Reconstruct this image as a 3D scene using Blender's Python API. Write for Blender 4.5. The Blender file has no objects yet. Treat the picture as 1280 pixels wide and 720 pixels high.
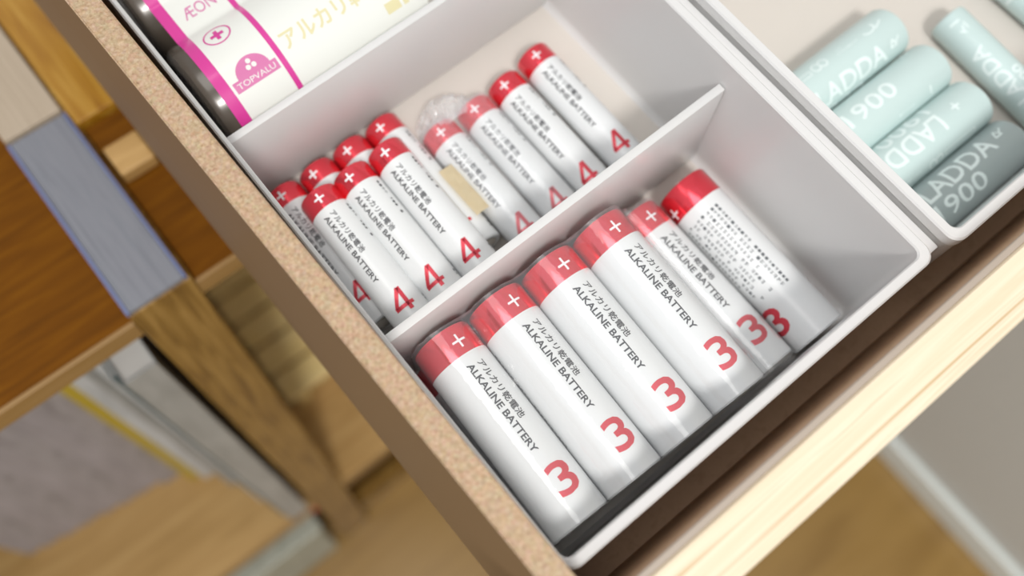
import bpy, bmesh, math, random
from mathutils import Vector, Matrix
random.seed(7)
SC = bpy.context.scene
COL = SC.collection
MM = 0.001

# ------------------------------------------------------------------ camera
cam_d = bpy.data.cameras.new('camera')
cam = bpy.data.objects.new('camera', cam_d); COL.objects.link(cam)
cam_d.sensor_width = 36.0
cam_d.lens = 32.76
cam_d.clip_start = 0.005; cam_d.clip_end = 20
R0 = Vector((0.77419, -0.632544, 0.022739)); R1 = Vector((-0.593815, -0.738287, -0.319869)); R2 = Vector((0.219119, 0.234136, -0.947189))
m = Matrix((R0, -R1, -R2)).transposed().to_4x4()
m.translation = Vector((-16.1, 3.356, 221.523)) * MM
cam.matrix_world = m
cam_d.dof.use_dof = True
cam_d.dof.focus_distance = 0.198
cam_d.dof.aperture_fstop = 7.6
SC.camera = cam

# ------------------------------------------------------------------ light
w = bpy.data.worlds.new('daylight'); SC.world = w; w.use_nodes = True
wn = w.node_tree.nodes; wl = w.node_tree.links
bg = wn['Background']
tc = wn.new('ShaderNodeTexCoord'); sx = wn.new('ShaderNodeSeparateXYZ'); rp = wn.new('ShaderNodeValToRGB')
wl.new(tc.outputs['Generated'], sx.inputs[0]); wl.new(sx.outputs['Z'], rp.inputs[0])
rp.color_ramp.elements[0].position = 0.0; rp.color_ramp.elements[0].color = (0.62, 0.59, 0.55, 1)
rp.color_ramp.elements[1].position = 0.5; rp.color_ramp.elements[1].color = (0.93, 0.96, 1.0, 1)
wl.new(rp.outputs[0], bg.inputs['Color'])
bg.inputs['Strength'].default_value = 0.74

def area(name, loc, target, size, sizey, power, col):
    d = bpy.data.lights.new(name, 'AREA'); d.shape = 'RECTANGLE'; d.size = size; d.size_y = sizey; d.energy = power; d.color = col
    o = bpy.data.objects.new(name, d); COL.objects.link(o)
    o.location = loc
    o.rotation_euler = (Vector(target) - Vector(loc)).to_track_quat('-Z', 'Y').to_euler()
    return o
area('window_light', (-0.20, -0.50, 1.00), (0.05, 0.05, 0), 0.16, 0.16, 9.0, (1.0, 0.985, 0.96))
area('ceiling_light', (-0.22, 0.30, 1.30), (0.05, 0.05, 0), 0.62, 0.62, 4.2, (1.0, 0.98, 0.95))
SC.view_settings.view_transform = 'Standard'; SC.view_settings.look = 'None'
SC.view_settings.gamma = 1.0; SC.view_settings.use_curve_mapping = False
SC.view_settings.exposure = -0.10

# ------------------------------------------------------------------ materials
def principled(name, col, rough=0.5, metal=0.0, spec=0.5, coat=0.0):
    mt = bpy.data.materials.new(name); mt.use_nodes = True
    b = mt.node_tree.nodes['Principled BSDF']
    b.inputs['Base Color'].default_value = (*col, 1); b.inputs['Roughness'].default_value = rough
    b.inputs['Metallic'].default_value = metal; b.inputs['Specular IOR Level'].default_value = spec
    b.inputs['Coat Weight'].default_value = coat; b.inputs['Coat Roughness'].default_value = 0.12
    return mt, mt.node_tree.nodes, mt.node_tree.links, b
def plain(*a, **k): return principled(*a, **k)[0]
def ramp(n, stops):
    r = n.new('ShaderNodeValToRGB'); e = r.color_ramp.elements
    while len(e) < len(stops): e.new(0.5)
    for i, (p, c) in enumerate(stops): e[i].position = p; e[i].color = (*c, 1)
    return r
def wood(name, cols, scale=(1, 1, 1), rough=0.45, freq=60, bump=0.05):
    mt, n, l, b = principled(name, cols[0], rough)
    t = n.new('ShaderNodeTexCoord'); mp = n.new('ShaderNodeMapping'); mp.inputs['Scale'].default_value = scale
    l.new(t.outputs['Object'], mp.inputs[0])
    nz = n.new('ShaderNodeTexNoise'); nz.inputs['Scale'].default_value = freq; nz.inputs['Detail'].default_value = 6; nz.inputs['Distortion'].default_value = 0.6
    l.new(mp.outputs[0], nz.inputs['Vector'])
    k = len(cols); rr = ramp(n, [(0.3 + 0.4 * i / (k - 1), c) for i, c in enumerate(cols)])
    l.new(nz.outputs[0], rr.inputs[0]); l.new(rr.outputs[0], b.inputs['Base Color'])
    bp = n.new('ShaderNodeBump'); bp.inputs['Strength'].default_value = bump; bp.inputs['Distance'].default_value = 0.0005
    l.new(nz.outputs[0], bp.inputs['Height']); l.new(bp.outputs[0], b.inputs['Normal'])
    return mt
M = {}
M['pine'] = wood('pine_wood', [(0.55, 0.38, 0.20), (0.82, 0.70, 0.53), (0.74, 0.61, 0.43), (0.88, 0.78, 0.62)], (0.8, 34, 34), 0.5, 12)
M['oak'] = wood('oak_wood', [(0.13, 0.06, 0.008), (0.25, 0.135, 0.025), (0.36, 0.21, 0.055)], (30, 30, 2), 0.35, 14)
M['oak_y'] = wood('oak_wood_along', [(0.28, 0.115, 0.006), (0.38, 0.18, 0.012), (0.50, 0.28, 0.045)], (30, 2, 30), 0.3, 14)
M['amber_shaded'] = wood('shaded_amber_shelf_wood', [(0.11, 0.036, 0.0002), (0.145, 0.048, 0.0004), (0.18, 0.064, 0.001)], (3, 30, 30), 0.75, 14)  # amber wood with the shade around the drawer darkened into its colour
M['amber_shaded'].node_tree.nodes['Principled BSDF'].inputs['Specular IOR Level'].default_value = 0.15
M['edge'] = wood('shelf_edge_wood', [(0.28, 0.155, 0.045), (0.34, 0.20, 0.07)], (2, 30, 30), 0.45, 14)
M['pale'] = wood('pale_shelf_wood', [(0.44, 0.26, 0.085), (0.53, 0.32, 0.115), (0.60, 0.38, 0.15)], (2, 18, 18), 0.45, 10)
M['slat'] = wood('slat_wood', [(0.88, 0.66, 0.26), (0.95, 0.76, 0.38)], (2, 20, 20), 0.5, 14)
M['mdf'] = wood('brown_board', [(0.52, 0.33, 0.20), (0.60, 0.39, 0.24), (0.56, 0.36, 0.22)], (1, 1, 1), 0.6, 350)
M['floor'] = wood('room_floor_wood', [(0.28, 0.155, 0.035), (0.36, 0.21, 0.055), (0.32, 0.18, 0.04)], (0.6, 5, 5), 0.35, 9)
# chipboard edge: pressed chips with dark flecks
mt, n, l, b = principled('chipboard', (0.62, 0.44, 0.28), 0.75)
t = n.new('ShaderNodeTexCoord')
v1 = n.new('ShaderNodeTexVoronoi'); v1.inputs['Scale'].default_value = 1100; v1.feature = 'F1'
nz = n.new('ShaderNodeTexNoise'); nz.inputs['Scale'].default_value = 1300; nz.inputs['Detail'].default_value = 8; nz.inputs['Roughness'].default_value = 0.75
for q in (v1, nz): l.new(t.outputs['Object'], q.inputs['Vector'])
r1 = ramp(n, [(0.30, (0.13, 0.06, 0.03)), (0.40, (0.40, 0.26, 0.15)), (0.56, (0.52, 0.37, 0.24)), (0.70, (0.64, 0.49, 0.34))])
mx = n.new('ShaderNodeMixRGB'); mx.blend_type = 'MULTIPLY'; mx.inputs[0].default_value = 0.10
l.new(nz.outputs[0], r1.inputs[0]); l.new(r1.outputs[0], mx.inputs[1]); l.new(v1.outputs['Color'], mx.inputs[2]); l.new(mx.outputs[0], b.inputs['Base Color'])
bp = n.new('ShaderNodeBump'); bp.inputs['Strength'].default_value = 0.35; bp.inputs['Distance'].default_value = 0.0003
l.new(nz.outputs[0], bp.inputs['Height']); l.new(bp.outputs[0], b.inputs['Normal'])
M['chip'] = mt
M['chip_face'] = plain('chipboard_laminate', (0.25, 0.155, 0.08), 0.5)
M['liner'] = plain('board_edge', (0.40, 0.33, 0.27), 0.6)
M['wall'] = wood('wall_paper', [(0.62, 0.62, 0.58), (0.66, 0.655, 0.61)], (1, 1, 1), 0.8, 300, 0.1)
M['skirting'] = plain('baseboard_paint', (0.80, 0.84, 0.80), 0.4)

# milky polypropylene: part diffuse, part translucent, a little see-through
def milky(name, col, clear=0.10):
    mt = bpy.data.materials.new(name); mt.use_nodes = True; n = mt.node_tree.nodes; l = mt.node_tree.links; n.clear()
    out = n.new('ShaderNodeOutputMaterial'); d = n.new('ShaderNodeBsdfDiffuse'); tr = n.new('ShaderNodeBsdfTranslucent')
    g = n.new('ShaderNodeBsdfGlossy'); tp = n.new('ShaderNodeBsdfTransparent'); f = n.new('ShaderNodeFresnel'); f.inputs[0].default_value = 1.45
    for s in (d, tr): s.inputs['Color'].default_value = (*col, 1)
    g.inputs['Roughness'].default_value = 0.32
    m1 = n.new('ShaderNodeMixShader'); m1.inputs[0].default_value = 0.22; l.new(d.outputs[0], m1.inputs[1]); l.new(tr.outputs[0], m1.inputs[2])
    m2 = n.new('ShaderNodeMixShader'); m2.inputs[0].default_value = clear; l.new(m1.outputs[0], m2.inputs[1]); l.new(tp.outputs[0], m2.inputs[2])
    m3 = n.new('ShaderNodeMixShader'); l.new(f.outputs[0], m3.inputs[0]); l.new(m2.outputs[0], m3.inputs[1]); l.new(g.outputs[0], m3.inputs[2])
    l.new(m3.outputs[0], out.inputs[0]); return mt
M['tray'] = milky('milky_polypropylene', (0.925, 0.915, 0.905), 0.09)
M['tray_floor'] = milky('milky_polypropylene_base', (0.93, 0.87, 0.80), 0.22)
M['divider'] = milky('milky_polypropylene_divider', (0.92, 0.91, 0.895), 0.09)
def film(name, haze=0.06, rough=0.08, bump=0.5, scale=260, gloss=1.0):
    mt = bpy.data.materials.new(name); mt.use_nodes = True; n = mt.node_tree.nodes; l = mt.node_tree.links; n.clear()
    out = n.new('ShaderNodeOutputMaterial'); tp = n.new('ShaderNodeBsdfTransparent'); g = n.new('ShaderNodeBsdfGlossy'); d = n.new('ShaderNodeBsdfDiffuse')
    d.inputs[0].default_value = (0.9, 0.92, 0.95, 1); g.inputs['Roughness'].default_value = rough
    t = n.new('ShaderNodeTexCoord'); nz = n.new('ShaderNodeTexNoise'); nz.inputs['Scale'].default_value = scale; nz.inputs['Detail'].default_value = 3
    bp = n.new('ShaderNodeBump'); bp.inputs['Strength'].default_value = bump; bp.inputs['Distance'].default_value = 0.0006
    l.new(t.outputs['Object'], nz.inputs['Vector']); l.new(nz.outputs[0], bp.inputs['Height']); l.new(bp.outputs[0], g.inputs['Normal'])
    lw = n.new('ShaderNodeLayerWeight'); l.new(bp.outputs[0], lw.inputs['Normal'])
    pw = n.new('ShaderNodeMath'); pw.operation = 'POWER'; pw.inputs[1].default_value = 4.0; l.new(lw.outputs['Facing'], pw.inputs[0])
    f = n.new('ShaderNodeMath'); f.operation = 'MULTIPLY_ADD'; f.inputs[1].default_value = 0.5; f.inputs[2].default_value = 0.05; l.new(pw.outputs[0], f.inputs[0])
    mu = n.new('ShaderNodeMath'); mu.operation = 'MULTIPLY'; mu.inputs[1].default_value = gloss; l.new(f.outputs[0], mu.inputs[0])
    m1 = n.new('ShaderNodeMixShader'); m1.inputs[0].default_value = haze; l.new(tp.outputs[0], m1.inputs[1]); l.new(d.outputs[0], m1.inputs[2])
    m2 = n.new('ShaderNodeMixShader'); l.new(mu.outputs[0], m2.inputs[0]); l.new(m1.outputs[0], m2.inputs[1]); l.new(g.outputs[0], m2.inputs[2])
    l.new(m2.outputs[0], out.inputs[0]); return mt
M['film'] = film('shrink_film', 0.07, 0.06, 0.3, 200, 1.0)
M['bag'] = film('crumpled_film', 0.12, 0.14, 0.6, 420, 0.8)
M['bag_end'] = film('crumpled_bag_film', 0.30, 0.18, 0.8, 420, 1.2)
M['white'] = plain('white_label', (0.755, 0.765, 0.765), 0.30, 0.0, 0.5, 0.25)
mt, n, l, b = principled('red_foil', (0.90, 0.06, 0.09), 0.18, 0.75, 0.6, 0.6); M['red'] = mt
M['redink'] = plain('red_ink', (0.66, 0.05, 0.075), 0.35, 0.25)
M['plusink'] = plain('silver_ink', (0.86, 0.84, 0.86), 0.3)
M['ink'] = plain('black_ink', (0.055, 0.055, 0.06), 0.5)
M['fineink'] = plain('grey_fine_ink', (0.13, 0.14, 0.15), 0.5)
M['nickel'] = plain('nickel', (0.72, 0.70, 0.66), 0.25, 1.0)
M['mint'] = plain('mint_label', (0.57, 0.70, 0.685), 0.38, 0.0, 0.5, 0.1)
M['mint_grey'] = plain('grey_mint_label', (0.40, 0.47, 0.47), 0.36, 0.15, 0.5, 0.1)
M['mintink'] = plain('white_ink', (0.80, 0.90, 0.89), 0.4)
M['black'] = plain('black_case', (0.085, 0.068, 0.052), 0.25, 0.1, 0.5, 0.4)
M['magenta'] = plain('magenta_ink', (0.62, 0.03, 0.28), 0.3, 0.0, 0.5, 0.5)
M['magenta_soft'] = plain('magenta_ink_soft', (0.62, 0.17, 0.37), 0.3, 0.0, 0.5, 0.3)
M['packwhite'] = plain('pack_label', (0.76, 0.765, 0.72), 0.35, 0.0, 0.5, 0.4)
M['gold'] = plain('pale_gold_ink', (0.70, 0.64, 0.38), 0.35, 0.0)
mt, n, l, b = principled('masking_tape', (0.82, 0.71, 0.50), 0.7); M['tape'] = mt
M['paper_blue'] = wood('paper_block_edges', [(0.15, 0.155, 0.18), (0.22, 0.225, 0.25), (0.18, 0.19, 0.215)], (45, 1.5, 45), 0.6, 18)
M['cover_blue'] = plain('blue_cover', (0.16, 0.19, 0.34), 0.35)
M['paper_beige'] = wood('beige_paper_edges', [(0.40, 0.32, 0.23), (0.50, 0.41, 0.31)], (45, 1.5, 45), 0.7, 18)
M['dark'] = plain('painted_gap_shade', (0.025, 0.03, 0.02), 0.7)  # near-black colour for the shade in the rail gap

# ------------------------------------------------------------------ mesh helpers (millimetres in)
def mk(name, bm, mat, parent=None, smooth=False, recalc=True):
    if recalc: bmesh.ops.recalc_face_normals(bm, faces=bm.faces)
    me = bpy.data.meshes.new(name); bmesh.ops.scale(bm, vec=(MM, MM, MM), verts=bm.verts); bm.to_mesh(me); bm.free()
    me.materials.append(mat)
    if smooth:
        for p in me.polygons: p.use_smooth = True
        try: me.set_sharp_from_angle(angle=math.radians(35))
        except Exception: pass
    o = bpy.data.objects.new(name, me); COL.objects.link(o)
    if parent: o.parent = parent
    return o
def tag(o, label=None, cat=None, group=None, kind=None):
    if label: o['label'] = label
    if cat: o['category'] = cat
    if group: o['group'] = group
    if kind: o['kind'] = kind
    return o
def thing(name, label, cat, loc=(0, 0, 0), group=None):
    o = bpy.data.objects.new(name, None); COL.objects.link(o); o.empty_display_size = 0.01
    o.location = Vector(loc) * MM
    return tag(o, label, cat, group)
def copy_tree(o, parent=None):
    c = o.copy(); COL.objects.link(c)
    if parent: c.parent = parent
    for ch in o.children: copy_tree(ch, c)
    return c
def box(bm, x0, x1, y0, y1, z0, z1, bev=0.0, mat=None, seg=2):
    r = bmesh.ops.create_cube(bm, size=1.0); vs = r['verts']
    for v in vs: v.co = Vector(((x0 + x1) / 2 + v.co.x * (x1 - x0), (y0 + y1) / 2 + v.co.y * (y1 - y0), (z0 + z1) / 2 + v.co.z * (z1 - z0)))
    if bev > 0:
        es = list({e for v in vs for e in v.link_edges})
        r2 = bmesh.ops.bevel(bm, geom=es, offset=bev, segments=seg, affect='EDGES', profile=0.5)
        vs = list({v for f in r2['faces'] for v in f.verts} | {v for v in vs if v.is_valid})
    if mat is not None:
        for v in vs: v.co = mat @ v.co
    return bm
def bx(*a, **k): return box(bmesh.new(), *a, **k)
def prism(pts, y0, y1):     # pts: (x,z) outline, extruded along y
    bm = bmesh.new(); A = [bm.verts.new((x, y0, z)) for x, z in pts]; B = [bm.verts.new((x, y1, z)) for x, z in pts]
    bm.faces.new(A); bm.faces.new(B[::-1]); k = len(pts)
    for i in range(k): bm.faces.new((A[i], B[i], B[(i + 1) % k], A[(i + 1) % k]))
    return bm
def lathe_y(prof, seg=48, a0=0.0, a1=2 * math.pi):      # prof: (r, y) about the y axis
    bm = bmesh.new(); rings = []; full = abs(a1 - a0 - 2 * math.pi) < 1e-6
    for r, y in prof:
        if r < 1e-6: rings.append([bm.verts.new((0, y, 0))]); continue
        k = seg if full else seg + 1
        rings.append([bm.verts.new((r * math.sin(a0 + (a1 - a0) * i / seg), y, r * math.cos(a0 + (a1 - a0) * i / seg))) for i in range(k)])
    for A, B in zip(rings, rings[1:]):
        k = max(len(A), len(B)); lim = k if full else k - 1
        for i in range(lim):
            j = (i + 1) % k
            if len(A) == 1: bm.faces.new((A[0], B[j], B[i]))
            elif len(B) == 1: bm.faces.new((A[i], A[j], B[0]))
            else: bm.faces.new((A[i], A[j], B[j], B[i]))
    return bm

# ---- flat lettering, later laid on a curved label
def text_bm(s, size, bold=0.0, width=None, res=3, spacing=1.0):
    cu = bpy.data.curves.new('glyphs', 'FONT'); cu.body = s; cu.size = size; cu.align_x = 'CENTER'; cu.align_y = 'CENTER'
    cu.offset = bold; cu.resolution_u = res; cu.space_character = spacing; cu.fill_mode = 'FRONT'
    o = bpy.data.objects.new('glyphs', cu); COL.objects.link(o)
    bpy.context.view_layer.update()
    dg = bpy.context.evaluated_depsgraph_get(); me = o.evaluated_get(dg).to_mesh()
    bm = bmesh.new(); bm.from_mesh(me); o.evaluated_get(dg).to_mesh_clear()
    bpy.data.objects.remove(o); bpy.data.curves.remove(cu)
    if not bm.verts: return bm
    xs = [v.co.x for v in bm.verts]; ys = [v.co.y for v in bm.verts]
    cx = (min(xs) + max(xs)) / 2; cy = (min(ys) + max(ys)) / 2
    k = (width / (max(xs) - min(xs))) if width else 1.0
    for v in bm.verts: v.co = Vector(((v.co.x - cx) * k, v.co.y - cy, 0))
    return bm
def fit(bm, w, h):          # stretch to w x h
    xs = [v.co.x for v in bm.verts]; ys = [v.co.y for v in bm.verts]
    a = w / (max(xs) - min(xs)); b = h / (max(ys) - min(ys))
    cx = (min(xs) + max(xs)) / 2; cy = (min(ys) + max(ys)) / 2
    for v in bm.verts: v.co = Vector(((v.co.x - cx) * a, (v.co.y - cy) * b, 0))
    return bm
def rects(lst):
    bm = bmesh.new()
    for cx, cy, w_, h_, *ang in lst:
        a = math.radians(ang[0]) if ang else 0
        q = []
        for sx_, sy_ in ((-1, -1), (1, -1), (1, 1), (-1, 1)):
            x, y = sx_ * w_ / 2, sy_ * h_ / 2
            q.append(bm.verts.new((cx + x * math.cos(a) - y * math.sin(a), cy + x * math.sin(a) + y * math.cos(a), 0)))
        bm.faces.new(q)
    return bm
def ring2d(r0, r1, k=28, sx_=1, sy_=1, a0=0, a1=360):
    bm = bmesh.new(); P = []
    for i in range(k + 1):
        a = math.radians(a0 + (a1 - a0) * i / k)
        P.append((bm.verts.new((r0 * math.cos(a) * sx_, r0 * math.sin(a) * sy_, 0)), bm.verts.new((r1 * math.cos(a) * sx_, r1 * math.sin(a) * sy_, 0))))
    for (a, b_), (c, d) in zip(P, P[1:]): bm.faces.new((a, b_, d, c))
    return bm
def slice_(bm, axis, step):
    if not bm.verts: return bm
    lo = min(v.co[axis] for v in bm.verts); hi = max(v.co[axis] for v in bm.verts)
    c = math.ceil(lo / step) * step
    no = Vector((1, 0, 0)) if axis == 0 else Vector((0, 1, 0))
    while c < hi - 1e-4:
        bmesh.ops.bisect_plane(bm, geom=bm.verts[:] + bm.edges[:] + bm.faces[:], plane_co=no * c, plane_no=no)
        c += step
    return bm
def join(*bms):
    out = bmesh.new()
    for b_ in bms:
        me = bpy.data.meshes.new('t'); b_.to_mesh(me); b_.free(); out.from_mesh(me); bpy.data.meshes.remove(me)
    return out
def move(bm, dx, dy):
    for v in bm.verts: v.co.x += dx; v.co.y += dy
    return bm
def along(bm, r, ang, v0, lift=0.04):      # reading from + towards -, tops of letters to growing angle
    slice_(bm, 1, 0.6)
    for v in bm.verts:
        a = math.radians(ang) + v.co.y / r; y = v0 - v.co.x
        v.co = Vector(((r + lift) * math.sin(a), y, (r + lift) * math.cos(a)))
    return bm
def upright(bm, r, ang, v0, lift=0.04):    # upright when the cell stands on its - end
    slice_(bm, 0, 0.6)
    for v in bm.verts:
        a = math.radians(ang) + v.co.x / r; y = v0 + v.co.y
        v.co = Vector(((r + lift) * math.sin(a), y, (r + lift) * math.cos(a)))
    return bm
def fine_rows(rows, pitch, length, gh, seed=1, bold_rows=()):   # rows of tiny illegible print made of strokes
    rnd = random.Random(seed); L = []
    for i in range(rows):
        y = (rows - 1) / 2 * pitch - i * pitch; x = -length / 2 + rnd.uniform(0, .5); end = length / 2 - rnd.choice([0, 0, 0, 2, 5])
        bold = i in bold_rows
        while x < end:
            g = gh * rnd.uniform(.8, 1.0)
            if rnd.random() < 0.9:
                if rnd.random() < .08 or bold and rnd.random() < .6: L.append((x + g / 2, y, g * .8, g * .75))
                else:
                    L.append((x + g / 2, y + g * .3, g * .8, g * .13)); L.append((x + g / 2, y - g * rnd.uniform(-.05, .3), g * .75, g * .13))
                    L.append((x + g * rnd.uniform(.25, .75), y, g * .14, g * .85))
            x += g * 1.18
    return rects(L)

# ------------------------------------------------------------------ the room
tag(mk('floor', bx(-900, 400, -900, 900, -540, -520), M['floor']), kind='structure')
tag(mk('wall_right', bx(301, 330, -900, 900, -520, 500), M['wall']), kind='structure')
tag(mk('baseboard_right', bx(294.5, 301, -900, 900, -520, -486, bev=1.5), M['skirting']), kind='structure')

# ------------------------------------------------------------------ cabinet that the drawer belongs to (its own frame: x along the front, y into it)
CM = Matrix(((0.998837, -0.002158, -0.04816), (0.0, 0.998998, -0.044758), (0.048209, 0.044706, 0.997836))).transposed().to_4x4()
CM.translation = Vector((-48.8, 130.3, -55.0)) * MM
cab = thing('open_cabinet', 'oak open cabinet with shelves and upright divider, below and left of the drawer', 'cabinet'); cab.matrix_world = CM
def cpart(name, bm, mat, parent=cab, smooth=False): return mk(name, bm, mat, parent, smooth)
cpart('upright_divider', bx(0, 21, 0, 260, -464, 14, bev=0.8), M['oak'])
sh = cpart('shelf', bx(-230, -0.1, 1.5, 260, 0, 9), M['amber_shaded']); cpart('edge_strip', bx(-230, -0.1, 0, 1.5, 0, 9.2, bev=.3), M['edge'], sh)
sh = cpart('shelf', bx(21.1, 200, 1.5, 260, 1, 9), M['amber_shaded']); cpart('edge_strip', bx(21.1, 200, 0, 1.5, 1, 9.2, bev=.3), M['edge'], sh)
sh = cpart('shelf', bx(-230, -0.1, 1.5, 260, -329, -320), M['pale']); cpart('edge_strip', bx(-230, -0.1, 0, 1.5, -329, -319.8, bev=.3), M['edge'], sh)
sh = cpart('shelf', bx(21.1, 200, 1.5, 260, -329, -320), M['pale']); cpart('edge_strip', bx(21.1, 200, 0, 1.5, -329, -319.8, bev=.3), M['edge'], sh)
cpart('side_panel', bx(-250, -230.1, 0, 260, -464, 14), M['oak'])
cpart('back_panel', bx(-250, 200, 260.1, 266, -464, 60), M['pale'])
cpart('plinth', bx(-230, 200, 8, 20, -464, -440), M['oak'])
rail = cpart('drawer_rail', bx(20.5, 34.5, 66, 259.9, 9.3, 16, bev=.6), M['oak_y'])
cpart('rail_block', bx(22.3, 34.2, 42, 54, 9.3, 15, bev=.8), M['pale'])
cpart('rail_bracket', bx(21.5, 36.5, 55, 65.5, 9.3, 13, bev=.6), M['amber_shaded'])
cpart('rail_gap_shade', bx(35, 39, 67, 259.9, 9.3, 11), M['dark'])  # strip painting the shade of the open slot between rail and drawer

def cthing(name, label, cat, group=None, loc=(0, 0, 0)):
    o = bpy.data.objects.new(name, None); COL.objects.link(o); o.empty_display_size = 0.01
    o.matrix_world = CM @ Matrix.Translation(Vector(loc) * MM); return tag(o, label, cat, group)
# paper block on top of the upright divider
t = cthing('paper_block', 'blue-grey block of paper lying on the cabinet divider left of the drawer', 'paper')
mk('pages', bx(1.0, 19.0, 0.5, 72, 14.1, 16.0, bev=.2), M['paper_blue'], t)
mk('cover', bx(19.1, 20.0, 0.2, 72, 14.1, 16.5, bev=.2), M['cover_blue'], t)
mk('cover', bx(-0.2, 0.9, 0.2, 72, 14.1, 16.2, bev=.2), M['cover_blue'], t)
t = cthing('paper_stack', 'beige stack of paper behind the blue-grey block on the cabinet divider', 'paper')
mk('pages', bx(0, 19.5, 73, 230, 14.1, 17, bev=.3), M['paper_beige'], t)

# magazines standing on the lower shelf
def magazine(x0, x1, y, h, spine, pages, label, lean=0.0, d=190):
    t = cthing('magazine', label, 'magazine', 'magazines on the lower shelf', (x0, y, -319.8))
    t.matrix_world = t.matrix_world @ Matrix.Rotation(math.radians(lean), 4, 'Y')
    W_ = x1 - x0
    mk('cover', join(bx(0, .35, .6, d, 0, h), bx(W_ - .35, W_, .6, d, 0, h), bx(0, W_, 0, .7, 0, h, bev=.3)), spine, t)
    mk('pages', bx(.4, W_ - .4, .8, d - 2, 1, h - 1.5), pages, t)
    return t
M['mag_grey'] = wood('grey_cover', [(0.24, 0.22, 0.23), (0.38, 0.355, 0.37), (0.31, 0.285, 0.30)], (12, 12, 2), 0.4, 14)
M['mag_lilac'] = wood('lilac_grey_cover', [(0.31, 0.285, 0.30), (0.42, 0.39, 0.41)], (12, 12, 2), 0.4, 14)
M['mag_white'] = wood('white_cover', [(0.46, 0.475, 0.48), (0.68, 0.69, 0.69)], (12, 12, 2), 0.35, 14)
M['mag_silver'] = wood('silver_cover', [(0.28, 0.285, 0.275), (0.40, 0.405, 0.39)], (12, 12, 2), 0.3, 14)
M['mag_yellow'] = plain('yellow_cover', (0.50, 0.36, 0.03), 0.4)
M['mag_dark'] = plain('dark_teal_cover', (0.05, 0.09, 0.10), 0.4)
M['mag_ink'] = plain('dark_print', (0.16, 0.17, 0.20), 0.5)
M['mag_page'] = plain('magazine_pages', (0.62, 0.60, 0.56), 0.7)
g, s_, p = M['mag_grey'], M['mag_silver'], M['mag_page']
magazine(-150, -141, 84, 286, M['mag_lilac'], p, 'lilac-grey magazine at the far left end of the lower shelf row')
magazine(-140.6, -128, 82, 290, g, p, 'thick grey magazine beside the leftmost one on the lower shelf')
magazine(-127.6, -117, 80, 284, M['mag_lilac'], p, 'lilac-grey magazine third from the left on the lower shelf')
magazine(-116.6, -103, 79, 290, g, p, 'thick grey magazine fifth to the left of the yellow-spined one')
magazine(-102.6, -92, 77, 281, M['mag_lilac'], p, 'pale lilac magazine fourth to the left of the yellow-spined one')
magazine(-91.6, -80, 75, 286, g, p, 'grey magazine third to the left of the yellow-spined one')
magazine(-79.6, -66, 74, 290, M['mag_lilac'], p, 'broad lilac-grey magazine second to the left of the yellow-spined one')
magazine(-65.6, -51.5, 70, 284, g, p, 'grey magazine directly left of the yellow-spined magazine')
magazine(-50.5, -44.2, 61, 290, M['mag_yellow'], p, 'thin magazine with a yellow spine on the lower shelf')
magazine(-43.8, -34, 57, 288, M['mag_white'], p, 'bright white magazine directly right of the yellow spine')
magazine(-33.4, -27, 43, 290, s_, p, 'silver-grey magazine between the bright white one and a thin dark booklet')
magazine(-26.6, -24.4, 31, 286, M['mag_dark'], p, 'thin dark teal booklet, the left of the two dark ones')
magazine(-24, -19, 23, 290, M['mag_white'], p, 'narrow white magazine between the two thin dark booklets')
magazine(-18.6, -16.6, 7, 292, M['mag_dark'], p, 'thin dark booklet next to the last silver magazine')
magazine(-16, -4, 1.5, 296, s_, p, 'silver magazine standing against the oak divider at the row\'s right end')
# low stack under the lower shelf and small red tag by the divider
t = cthing('storage_box', 'grey-green box low in the cabinet under the lower shelf', 'box')
M['boxgreen'] = wood('grey_green_box', [(0.33, 0.34, 0.27), (0.46, 0.46, 0.38)], (8, 8, 8), 0.5, 14)
mk('body', bx(-120, -8, -2, 150, -464, -372, bev=2), M['boxgreen'], t); mk('lid', bx(-122, -6, -4, 152, -371.9, -364, bev=2), M['boxgreen'], t)
tag(mk('red_tag', bx(-0.0, 0.8, 0, .5, 0, 9), plain('red_paper', (0.55, 0.04, 0.05), 0.5)), 'small red paper tag hanging by the oak divider beside the silver magazine', 'tag').matrix_world = CM @ Matrix.Translation(Vector((-3.2, -.4, -330)) * MM) @ Matrix.Scale(3.4, 4, Vector((1, 0, 0)))
# pale slats lying on the right-hand lower shelf
t = cthing('slatted_rack', 'low rack of pale wooden slats on the lower right shelf', 'rack')
for i in range(7):
    o = mk('slat', bx(24, 150, 62 + i * 22, 62 + i * 22 + 19, -313, -307, bev=1), M['slat'], t)
for x in (30, 140): mk('runner', bx(x, x + 8, 60, 212, -319.9, -313.1), M['slat'], t)

# ------------------------------------------------------------------ the drawer
dr = thing('drawer', 'open wooden drawer with chipboard side, pine front and brown bottom', 'drawer')
bm = bmesh.new()
top = [(-2.0, -9.2), (-2.0 - .0150 * 260, 260), (-7.3 - .018 * 260, 260), (-7.3, -9.2)]
bot = [(-2.0, -9.2), (-2.0 - .0150 * 260, 260), (-12.2 - .012 * 260, 260), (-12.2, -9.2)]
rows = []
for z, o4 in ((56.0, top), (-10.0, bot)): rows.append([bm.verts.new((x, y, z)) for x, y in o4])
A, B = rows
bm.faces.new(A); bm.faces.new(B[::-1])
for i in range(4): bm.faces.new((A[i], B[i], B[(i + 1) % 4], A[(i + 1) % 4]))
bmesh.ops.bevel(bm, geom=[e for e in bm.edges if all(v.co.z > 50 for v in e.verts)], offset=0.35, segments=2, affect='EDGES')
side = mk('side_panel', bm, M['chip'], dr)
side.data.materials.append(M['chip_face'])
for p_ in side.data.polygons:
    if abs(p_.normal.z) < .5 and abs(p_.normal.x) > .5: p_.material_index = 1
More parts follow.
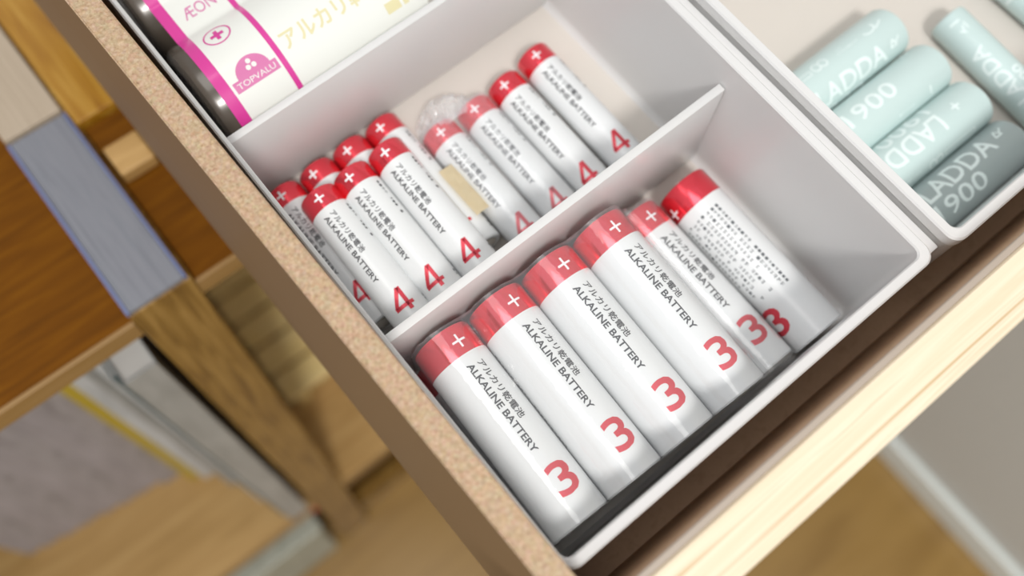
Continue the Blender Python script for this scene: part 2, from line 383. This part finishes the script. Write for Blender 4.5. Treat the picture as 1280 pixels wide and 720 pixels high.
mk('bottom_panel', bx(-1.5, 240, -9.2, 260, -5, -1.6), M['mdf'], dr)
mk('inner_lining', bx(-20, 240, -10.6, -9.25, -10, 54.2), M['mdf'], dr)
mk('lining_edge', bx(-20, 240, -10.6, -9.2, 54.25, 55.7, bev=.25), M['liner'], dr)
# front board in pine, with its rounded top edge
fp = mk('front_panel', prism([(-20.9 + 0, -14), (-10.65, -14), (-10.65, 55.4), (-11.1, 56), (-19.9, 56), (-20.6, 55.6), (-20.9, 55)], -240, 20), M['pine'], dr)
fp.data.transform(Matrix(((0, -1, 0, 0), (1, 0, 0, 0), (0, 0, 1, 0), (0, 0, 0, 1))))     # outline x -> y, length -> x

# ------------------------------------------------------------------ milky trays
def rrect(x0, x1, y0, y1, r, k=6):
    P = []
    for cx, cy, a0 in ((x1 - r, y1 - r, 0), (x0 + r, y1 - r, 90), (x0 + r, y0 + r, 180), (x1 - r, y0 + r, 270)):
        for i in range(k + 1):
            a = math.radians(a0 + 90 * i / k); P.append((cx + r * math.cos(a), cy + r * math.sin(a)))
    return P
def loft(loops, cap0=True, cap1=True):
    bm = bmesh.new(); R = []
    for pts, z in loops: R.append([bm.verts.new((x, y, z)) for x, y in pts])
    for A, B in zip(R, R[1:]):
        k = len(A)
        for i in range(k): bm.faces.new((A[i], A[(i + 1) % k], B[(i + 1) % k], B[i]))
    if cap0: bm.faces.new(R[0][::-1])
    if cap1: bm.faces.new(R[-1])
    return bm
def tray(label, x0, x1, y0, y1, H, tl, tr_, tf, tb, r=2.0):   # inner rim rectangle, wall widths per side
    t = thing('storage_tray', label, 'tray')
    I = lambda e: rrect(x0 + e, x1 - e, y0 + e, y1 - e, r)
    O = lambda e: rrect(x0 - tl + e, x1 + tr_ - e, y0 - tf + e, y1 + tb - e, r + 1.2)
    mk('walls', loft([(O(1.6), -1.4), (O(.6), 0), (O(.35), 4), (O(0.3), H - 3.5), (O(0.0), H - 3.2), (O(0), H - .4), (O(.35), H), (I(-.3), H), (I(0), H - .4), (I(.0), 2.4), (I(.35), 1.0), (I(1.5), 0.0), (I(1.5), -1.4)], False, False), M['tray'], t, True)
    mk('tray_floor', loft([(I(1.5), 0.0), (I(1.52), -1.4)]), M['tray_floor'], t)
    return t
lt = tray('left milky plastic tray holding the red-capped batteries and the big battery pack', -0.7, 96.0, 0.0, 205, 43, 1.25, 2.4, 2.4, 2.4)
mk('gap_fill_flange', bx(98.1, 102.6, -1.2, 206, 37.4, 39.2, bev=.5), M['tray'], lt, True)  # lip added to lighten the dark gap between the two trays
tray('right milky plastic tray holding the mint-green rechargeable batteries', 105.7, 232, -0.9, 205, 43, 2.4, 2.4, 2.5, 2.4)
def divider(label, y, h, th=2.1):
    t = thing('tray_divider', label, 'divider', (0, y, 0), 'dividers of the left tray')
    mk('plate', bx(-.5, 95.8, -th, 0, .1, h, bev=.3), M['divider'], t, True)
    return t
divider('milky divider plate between the small and large red-capped batteries', 58.2, 34.6)
divider('milky divider plate between the small batteries and the big battery pack', 119.2, 30.6)

# ------------------------------------------------------------------ red-capped alkaline cells
def make_cell(kind):
    if kind == 'AA': r, LA, cap, nr, nh = 7.2, 49.4, 7.15, 2.7, 1.1
    else: r, LA, cap, nr, nh = 5.1, 43.4, 5.6, 1.9, 0.9
    t = thing('alkaline_battery', 'x', 'battery')
    mk('label_sleeve', lathe_y([(r - 1.3, .05), (r - .35, 0.0), (r, .4), (r, LA - cap)], 56), M['white'], t, True)
    mk('red_cap', lathe_y([(r, LA - cap), (r, LA - .7), (r - .25, LA - .2), (r - .8, LA), (r - 1.7, LA - .05)], 56), M['red'], t, True)
    mk('end_plate', lathe_y([(r - 1.3, .1), (r - 1.8, -.15), (0, -.15)], 40), M['nickel'], t, True)
    mk('positive_terminal', lathe_y([(r - 1.7, LA - .1), (nr + .9, LA), (nr, LA + .2), (nr, LA + nh - .3), (nr - .35, LA + nh), (0, LA + nh)], 40), M['nickel'], t, True)
    if kind == 'AA':
        mk('number', upright(fit(text_bm('3', 9, .15), 5.6, 7.4), r, 0, 9.4), M['redink'], t, recalc=False)
        mk('plus_sign', upright(rects([(0, 0, 3.3, .5, 0), (0, .95, .5, 1.4), (0, -.95, .5, 1.4)]), r, 1, LA - 4.0, .05), M['plusink'], t, recalc=False)
        mk('english_lettering', along(fit(text_bm('ALKALINE BATTERY', 2, .05), 23.0, 1.6), r, -10.5, 28.3), M['ink'], t, recalc=False)
        mk('japanese_lettering', along(fit(text_bm('アルカリ乾電池', 2, .035), 15.2, 1.95), r, 10, 31.8), M['ink'], t, recalc=False)
        mk('fine_print', along(fine_rows(8, 1.5, 25, 1.1, 4, (0,)), r, 212, 27.0), M['fineink'], t, recalc=False)
        mk('number', upright(fit(text_bm('3', 9, .15), 5.6, 7.4), r, 180, 8.6), M['redink'], t, recalc=False)
        mk('plus_sign', upright(rects([(0, 0, 3.0, .6, 0), (0, .9, .6, 1.2), (0, -.9, .6, 1.2)]), r, 176, LA - 5.0, .05), M['plusink'], t, recalc=False)
    else:
        mk('number', upright(rects([(1.05, 0, 1.0, 6.3), (0, -1.55, 4.9, .95), (-.6, .82, 5.3, .95, 56)]), r, 0, 8.3), M['redink'], t, recalc=False)
        mk('plus_sign', upright(rects([(0, 0, 2.7, .5, 0), (0, .8, .5, 1.1), (0, -.8, .5, 1.1)]), r, -2, LA - 2.9, .05), M['plusink'], t, recalc=False)
        mk('english_lettering', along(fit(text_bm('ALKALINE BATTERY', 2, .045), 20.6, 1.35), r, -19, 25.5), M['ink'], t, recalc=False)
        mk('japanese_lettering', along(fit(text_bm('アルカリ乾電池', 2, .035), 12.8, 1.6), r, 4, 29.6), M['ink'], t, recalc=False)
        mk('fine_print', along(fine_rows(1, 1.0, 12, 1.05, 8, (0,)), r, 58, 30.5), M['ink'], t, recalc=False)
        mk('side_print', along(fine_rows(1, 1, 5, 1.0, 9, (0,)), r, 75, 5.5), M['ink'], t, recalc=False)
    return t
def place(proto, first, x, y, z, roll, yaw=0.0, label='', group=None):
    o = proto if first else copy_tree(proto)
    o.matrix_world = Matrix.Translation(Vector((x, y, z)) * MM) @ Matrix.Rotation(yaw, 4, 'Z') @ Matrix.Rotation(math.radians(roll), 4, 'Y')
    o['label'] = label
    if group: o['group'] = group
    return o
AA = make_cell('AA')
S = 14.74; YAW = 0.029
top_l = ['wrapped AA battery nearest the chipboard side, first of the four on top', 'second wrapped AA battery from the chipboard side, top layer',
         'third wrapped AA battery from the chipboard side, top layer', 'fourth wrapped AA battery, nearest the loose ones, top layer']
for k, roll in enumerate((18, 19, 12, 11.5)):
    place(AA, k == 0, 8.33 + S * k, 3.5 - k * S * math.sin(YAW), 22.7, roll, -YAW, top_l[k], 'shrink-wrapped AA batteries, top layer')
for k in range(4):
    place(AA, False, 8.33 + S * k - .3, 3.6, 7.4, 40 + 20 * k, 0, 'AA battery in the lower layer hidden beneath the wrapped top four', 'AA batteries under the top layer')
place(AA, False, 67.9, 2.3, 7.4, 12, -.004, 'AA battery lying low between the wrapped pack and the turned one', 'loose AA batteries on the tray floor')
place(AA, False, 83.3, 0.9, 7.4, 110, -.004, 'AA battery turned to its fine print, beside the right tray wall', 'loose AA batteries on the tray floor')

A3 = make_cell('AAA')
up = ['front small battery by the chipboard side, first of three on top', 'small battery in the middle of the three on top', 'small battery third on top, left of the tape']
for k, (x, roll) in enumerate(((9.5, -5), (19.1, -15), (29.4, -11))):
    place(A3, k == 0, x, 58.75, 13.95, roll, -.012, up[k], 'small batteries, top layer')
lo = ['small battery in the lower layer against the tray\'s left wall', 'second small battery in the lower layer from the left wall',
      'third small battery in the lower layer, only its red cap showing', 'fourth small lower battery, beside the tape, white side showing']
for k, (x, roll) in enumerate(((4.6, -9), (14.9, -18), (25.1, -15), (35.3, -14))):
    place(A3, False, x, 69.3, 5.1, roll, 0, lo[k], 'small batteries, lower layer')
sg = [(46.0, 58.7, -8, 'small battery in clear wrap, right of the tape'), (57.2, 58.6, -12, 'small battery in clear wrap under the crumpled bag, second right of the tape'),
      (68.0, 59.3, -17, 'loose small battery, second from the right tray wall'), (79.4, 61.0, -8, 'loose small battery nearest the right tray wall')]
for x, y, roll, lb in sg: place(A3, False, x, y, 5.1, roll, 0, lb, 'small batteries side by side on the tray floor')

# ------------------------------------------------------------------ clear film
def film_sheet(name, label, centers, r, zc, y0, y1, a_l, a_r, skirt_l, skirt_r, mat, seed, ripple=.12, end_drop=5.0, yaw=0.0, group=None, op=50, step=10, flap=0):
    prof = []
    for k, cx in enumerate(centers):
        s0 = a_l if k == 0 else -op; s1 = a_r if k == len(centers) - 1 else op
        if k == 0 and skirt_l is not None: prof.append((cx - r - .15, skirt_l))
        a = s0
        while a <= s1 + .1:
            prof.append((cx + r * math.sin(math.radians(a)), zc + r * math.cos(math.radians(a)))); a += step
    if flap: prof += [(centers[-1] + r + flap * .5, zc - 2.2), (centers[-1] + r + flap, zc - 3.5), (centers[-1] + r + flap * .6, zc - 6)]
    if skirt_r is not None: prof.append((centers[-1] + r + .15, skirt_r))
    rnd = random.Random(seed); bm = bmesh.new(); ny = 26; G = []
    px_ = sum(centers) / len(centers)
    for j in range(-3, ny + 4):
        row = []
        for i, (x, z) in enumerate(prof):
            if j < 0: y = y0 - .35 * (1 + (j == -1) * -.4); zz = z - end_drop * (-j) / 3 * rnd.uniform(.75, 1.0); y += rnd.uniform(-.25, .25)
            elif j > ny: y = y1 + .2; zz = z - end_drop * (j - ny) / 3 * rnd.uniform(.75, 1.0); y += rnd.uniform(-.25, .25)
            else: y = y0 + (y1 - y0) * j / ny; zz = z
            w_ = ripple * rnd.uniform(0, 1)
            dx = x - px_
            row.append(bm.verts.new((x, y - dx * math.sin(yaw) * (1 if yaw else 0), zz + w_)))
            if yaw: row[-1].co.x += (y - y0) * math.sin(yaw)
        G.append(row)
    for A, B in zip(G, G[1:]):
        for i in range(len(A) - 1): bm.faces.new((A[i], A[i + 1], B[i + 1], B[i]))
    o = mk(name, bm, mat, None, True); 
    for p_ in o.data.polygons: p_.use_smooth = True
    return tag(o, label, 'plastic wrap', group)
film_sheet('shrink_wrap', 'clear glossy shrink film over the four top AA batteries', [8.33 + S * k for k in range(4)], 7.45, 22.7, 3.1, 52.7, -80, 80, 9.0, 9.0, M['film'], 3, end_drop=2.2, yaw=YAW, flap=3.0)
film_sheet('plastic_wrap', 'clear film around the two small batteries right of the tape', [46.0, 57.2], 5.35, 5.1, 58.6, 102.3, -80, 80, None, None, M['bag'], 5, .16, 2.5)
film_sheet('plastic_wrap', 'clear film over the low AA battery beside the wrapped pack', [67.9], 7.4, 7.4, 1.7, 52.2, -80, 60, None, None, M['film'], 9, .10, 3.0)
# crumpled end of the bag standing up over the caps
rnd = random.Random(12); bm = bmesh.new(); G = []
nu, nv = 26, 12
for j in range(nv):
    row = []
    for i in range(nu):
        u = i / (nu - 1); v = j / (nv - 1)
        x = 41.5 + 17.5 * u + (u - .5) * 1.5 * v; hump = math.sin(math.pi * u) ** .6
        y = 100.0 + v * (3.5 + 6.5 * hump); z = 3.0 + 9.0 * hump * math.sin(math.pi * (.30 + .62 * v)) + rnd.uniform(-.7, .7) * (.4 + .8 * v)
        row.append(bm.verts.new((x + rnd.uniform(-.3, .3), y + rnd.uniform(-.3, .3), z)))
    G.append(row)
for A, B in zip(G, G[1:]):
    for i in range(nu - 1): bm.faces.new((A[i], A[i + 1], B[i + 1], B[i]))
o = mk('crumpled_bag', bm, M['bag_end'])
tag(o, 'crumpled clear bag end standing behind the small red caps right of the tape', 'plastic wrap')
# strip of masking tape on the gap between wrapped cells
bm = bmesh.new(); G = []
for j in range(9):
    row = []
    for i, (x, z) in enumerate(((37.6, 10.75), (38.6, 10.75), (39.6, 10.7), (40.6, 10.75), (41.5, 10.6))):
        row.append(bm.verts.new((x + .3 - .03 * j, 75.4 + 15.0 * j / 8, z + .12 * math.sin(j * 1.7 + i))))
    G.append(row)
for A, B in zip(G, G[1:]):
    for i in range(4): bm.faces.new((A[i], A[i + 1], B[i + 1], B[i]))
bmesh.ops.solidify(bm, geom=bm.faces[:], thickness=0.15)
tag(mk('masking_tape', bm, M['tape']), 'short beige strip of tape stuck between the small batteries', 'tape')

# ------------------------------------------------------------------ pack of large cells
pk = thing('battery_pack', 'white and magenta pack of large black batteries at the top left', 'battery pack', (0, 0, 0))
rD = 16.7
yc0, yc1 = 136.2, 170.0
dprof = [(0, 61.2), (3.8, 61.2), (4.2, 60.6), (4.5, 59.6), (14.5, 59.6), (rD - .6, 59.2), (rD, 58.2), (rD, 2.6), (rD - .5, 1.2), (rD - 1.6, .45), (rD - 3, .2), (rD - 3.4, .6), (0, .6)]
for yc in (yc0, yc1):
    bm = lathe_y(dprof, 64)
    for v in bm.verts: v.co = Vector((1.0 + v.co.y, yc - v.co.x, 17.0 + v.co.z))
    mk('large_cell', bm, M['black'], pk, True)
rS = 17.0
# sleeve profile: path (y, z) round both humps with a dip between
path = []
for a in range(-104, 41, 4): path.append((yc0 + rS * math.sin(math.radians(a)), 17 + rS * math.cos(math.radians(a))))
for a in range(-40, 105, 4): path.append((yc1 + rS * math.sin(math.radians(a)), 17 + rS * math.cos(math.radians(a))))
arc = [0.0]
for (ya, za), (yb_, zb) in zip(path, path[1:]): arc.append(arc[-1] + math.hypot(yb_ - ya, zb - za))
S_TOP = arc[26]                        # arc length at the top of the near cell
def on_path(s, lift):
    s = min(max(s, 0.0), arc[-1] - 1e-6); i = max(k for k in range(len(arc) - 1) if arc[k] <= s)
    f = (s - arc[i]) / (arc[i + 1] - arc[i]); (ya, za), (yb_, zb) = path[i], path[i + 1]
    ln = math.hypot(yb_ - ya, zb - za); ty, tz = (yb_ - ya) / ln, (zb - za) / ln
    return ya + (yb_ - ya) * f - tz * lift * 1.0, za + (zb - za) * f + ty * lift
def lay(bm, lift=.05, cut=.9):         # (x, s) -> sleeve surface
    slice_(bm, 1, cut)
    for v in bm.verts:
        y, z = on_path(v.co.y, lift); v.co = Vector((v.co.x, y, z))
    return bm
def strip(x0, x1, s0=.1, s1=None): 
    s1 = s1 or arc[-1] - .1
    return rects([((x0 + x1) / 2, (s0 + s1) / 2, x1 - x0, s1 - s0)])
sl = mk('label_sleeve', lay(strip(5.2, 60.0), 0), M['packwhite'], pk, True, recalc=False)
mk('magenta_border', lay(strip(5.1, 8.0), .06), M['magenta'], sl, True, recalc=False)
mk('magenta_line', lay(strip(21.1, 22.5), .06), M['magenta'], sl, True, recalc=False)
sA = lambda deg: S_TOP + math.radians(deg) * rS
mk('brand_lettering', lay(move(fit(text_bm('ÆON', 3, .0), 8.6, 3.4), 14.6, sA(40) + 5.6)), M['magenta_soft'], sl, recalc=False)
mk('cross_emblem', lay(move(join(ring2d(2.7, 3.05, 32, 1.15, 1.0), rects([(0, 0, 3.4, 1.0), (0, 1.1, 1.0, 1.2), (0, -1.1, 1.0, 1.2)])), 13.2, sA(17))), M['magenta'], sl, recalc=False)
dome = bmesh.new(); c0 = dome.verts.new((0, 0, 0)); rim_ = [dome.verts.new((4.3 * math.cos(math.pi * i / 16), 4.0 * math.sin(math.pi * i / 16), 0)) for i in range(17)]
for a_, b_ in zip(rim_, rim_[1:]): dome.faces.new((c0, a_, b_))
sT = sA(-31)
mk('arch_emblem', lay(join(move(dome, 14.8, sT + 1.3), rects([(14.6, sT, 11.8, 2.6)]))), M['magenta_soft'], sl, recalc=False)
mk('arch_lettering', lay(move(fit(text_bm('TOPVALU', 2, .0), 10.2, 1.35), 14.6, sT), .09), M['packwhite'], sl, recalc=False)
mk('arch_dots', lay(move(join(move(ring2d(0, .62, 12), 0, 1.0), move(ring2d(0, .62, 12), -.75, -.3), move(ring2d(0, .62, 12), .75, -.3)), 14.9, sT + 2.9), .09), M['packwhite'], sl, recalc=False)
mk('gold_lettering', lay(move(fit(text_bm('アルカリ乾電池', 3, .06), 33, 5.0), 40.5, sA(-20))), M['gold'], sl, recalc=False)
mk('gold_mark', lay(rects([(51.5, sA(-43), 4, 2.6), (55, sA(-43), 1.4, 2.6), (57.2, sA(-43), 1.8, 2.6)])), M['gold'], sl, recalc=False)

# ------------------------------------------------------------------ mint rechargeable cells
def make_mint(kind):
    if kind == 'AA': r, LA, nr, nh, k = 7.15, 49.2, 2.4, 1.2, 1.0
    else: r, LA, nr, nh, k = 5.15, 43.2, 1.8, 1.0, .72
    t = thing('rechargeable_battery', 'x', 'battery')
    mk('label_sleeve', lathe_y([(r - 2.0, .1), (r - .9, 0.0), (r - .3, .3), (r, 1.0), (r, LA - .9), (r - .3, LA - .2), (r - .9, LA), (r - 2, LA - .1)], 56), M['mint'], t, True)
    mk('end_plate', lathe_y([(r - 2.0, .15), (0, .15)], 32), M['nickel'], t, True)
    mk('positive_terminal', lathe_y([(r - 2.0, LA - .1), (nr + .2, LA), (nr, LA + .2), (nr, LA + nh - .2), (nr - .3, LA + nh), (0, LA + nh)], 32), M['nickel'], t, True)
    pk_ = []
    if kind == 'AA':
        nm_ = along(fit(text_bm('LADDA', 4, .06), 25.5, 5.4), r, 0, 21.5)
        pk_ = [along(fit(text_bm('1900', 4, .04), 17.5, 4.8), r, -48, 26.0),
               upright(rects([(0, 0, 2.6, .55), (0, .8, .55, 1.05), (0, -.8, .55, 1.05)]), r, -6, LA - 9.3),
               along(join(move(ring2d(1.0, 1.45, 20), -1.2, 0), move(ring2d(1.0, 1.45, 20), 1.2, 0)), r, 64, 27), along(join(move(ring2d(1.2, 1.6, 16, 1.5, 1, 200, 400), 0, 0), rects([(3.4, -.6, 3.2, .45, 25)])), r, 62, 9.5),
               along(fine_rows(2, 1.2, 7, .9, 3), r, 62, 18), along(fine_rows(1, 1, 6, .9, 6), r, -110, 18),
               along(join(rects([(0, 0, 2.2, .45, 60), (1.1, 0, 2.2, .45, -60), (.55, -1.0, 2.3, .45), (2.2, .3, 1.8, .45, 40)])), r, 4, 6.6),
               upright(rects([(0, 0, 2.6, .5)]), r, -108, 8.6), along(join(rects([(0, 0, 11, .3), (0, 1.4, 11, .3), (-5.5, .7, .3, 1.5), (5.5, .7, .3, 1.5)])), r, 56, 36.0)]
    else:
        nm_ = along(fit(text_bm('LADDA', 4, .05), 19.0, 4.2), r, 0, 21.5)
        pk_ = [along(fit(text_bm('900', 4, .06), 7.5, 3.0), r, -50, 25.5),
               upright(rects([(0, 0, 3.0, .5)]), r, -14, 3.2), along(rects([(0, .6, 1.8, .4, 50), (.9, 0, 1.8, .4, -20), (1.2, -1.1, 2.2, .4)]), r, -22, 6.6)]
    mk('name_lettering', nm_, M['mintink'], t, recalc=False)
    mk('print', join(*pk_), M['mintink'], t, recalc=False)
    return t
MA = make_mint('AA')
mint = [(49.3, 'rev', 159.2, 'mint-green AA rechargeable battery farthest from the drawer front', -42), (34.6, 'rev', 160.0, 'mint-green AA rechargeable battery second from the back of the four', 58),
        (19.8, 'fwd', 110.8, 'mint-green AA rechargeable battery with plus sign up, third from the back', -5), (5.5 + 1.3, 'rev', 159.6, 'greyer AA rechargeable battery against the front wall of the right tray', 28)]
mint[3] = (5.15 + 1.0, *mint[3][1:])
for k, (yc, d, x, lb, roll) in enumerate(mint):
    # 'rev': plus end points to the left tray; local angle follows world +y
    if k == 2: yc = 20.4
    yaw = math.pi / 2 if d == 'rev' else -math.pi / 2
    o = place(MA, k == 0, x, yc, 7.15, roll, yaw, lb, 'mint AA rechargeable batteries side by side')
    if k == 1:
        for ch in list(o.children):
            if ch.name.startswith('name_lettering'): bpy.data.objects.remove(ch)
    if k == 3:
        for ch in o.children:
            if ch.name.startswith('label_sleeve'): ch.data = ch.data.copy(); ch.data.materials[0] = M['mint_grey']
M3 = make_mint('AAA')
place(M3, True, 176.2, 42.4, 5.15, 46, math.pi - .05, 'slim mint rechargeable battery lying across the ends of the four', 'slim mint rechargeable batteries')
place(M3, False, 199.2, 36.0 + 30, 5.15, 80, math.pi, 'slim mint battery in the far right corner of the frame', 'slim mint rechargeable batteries')
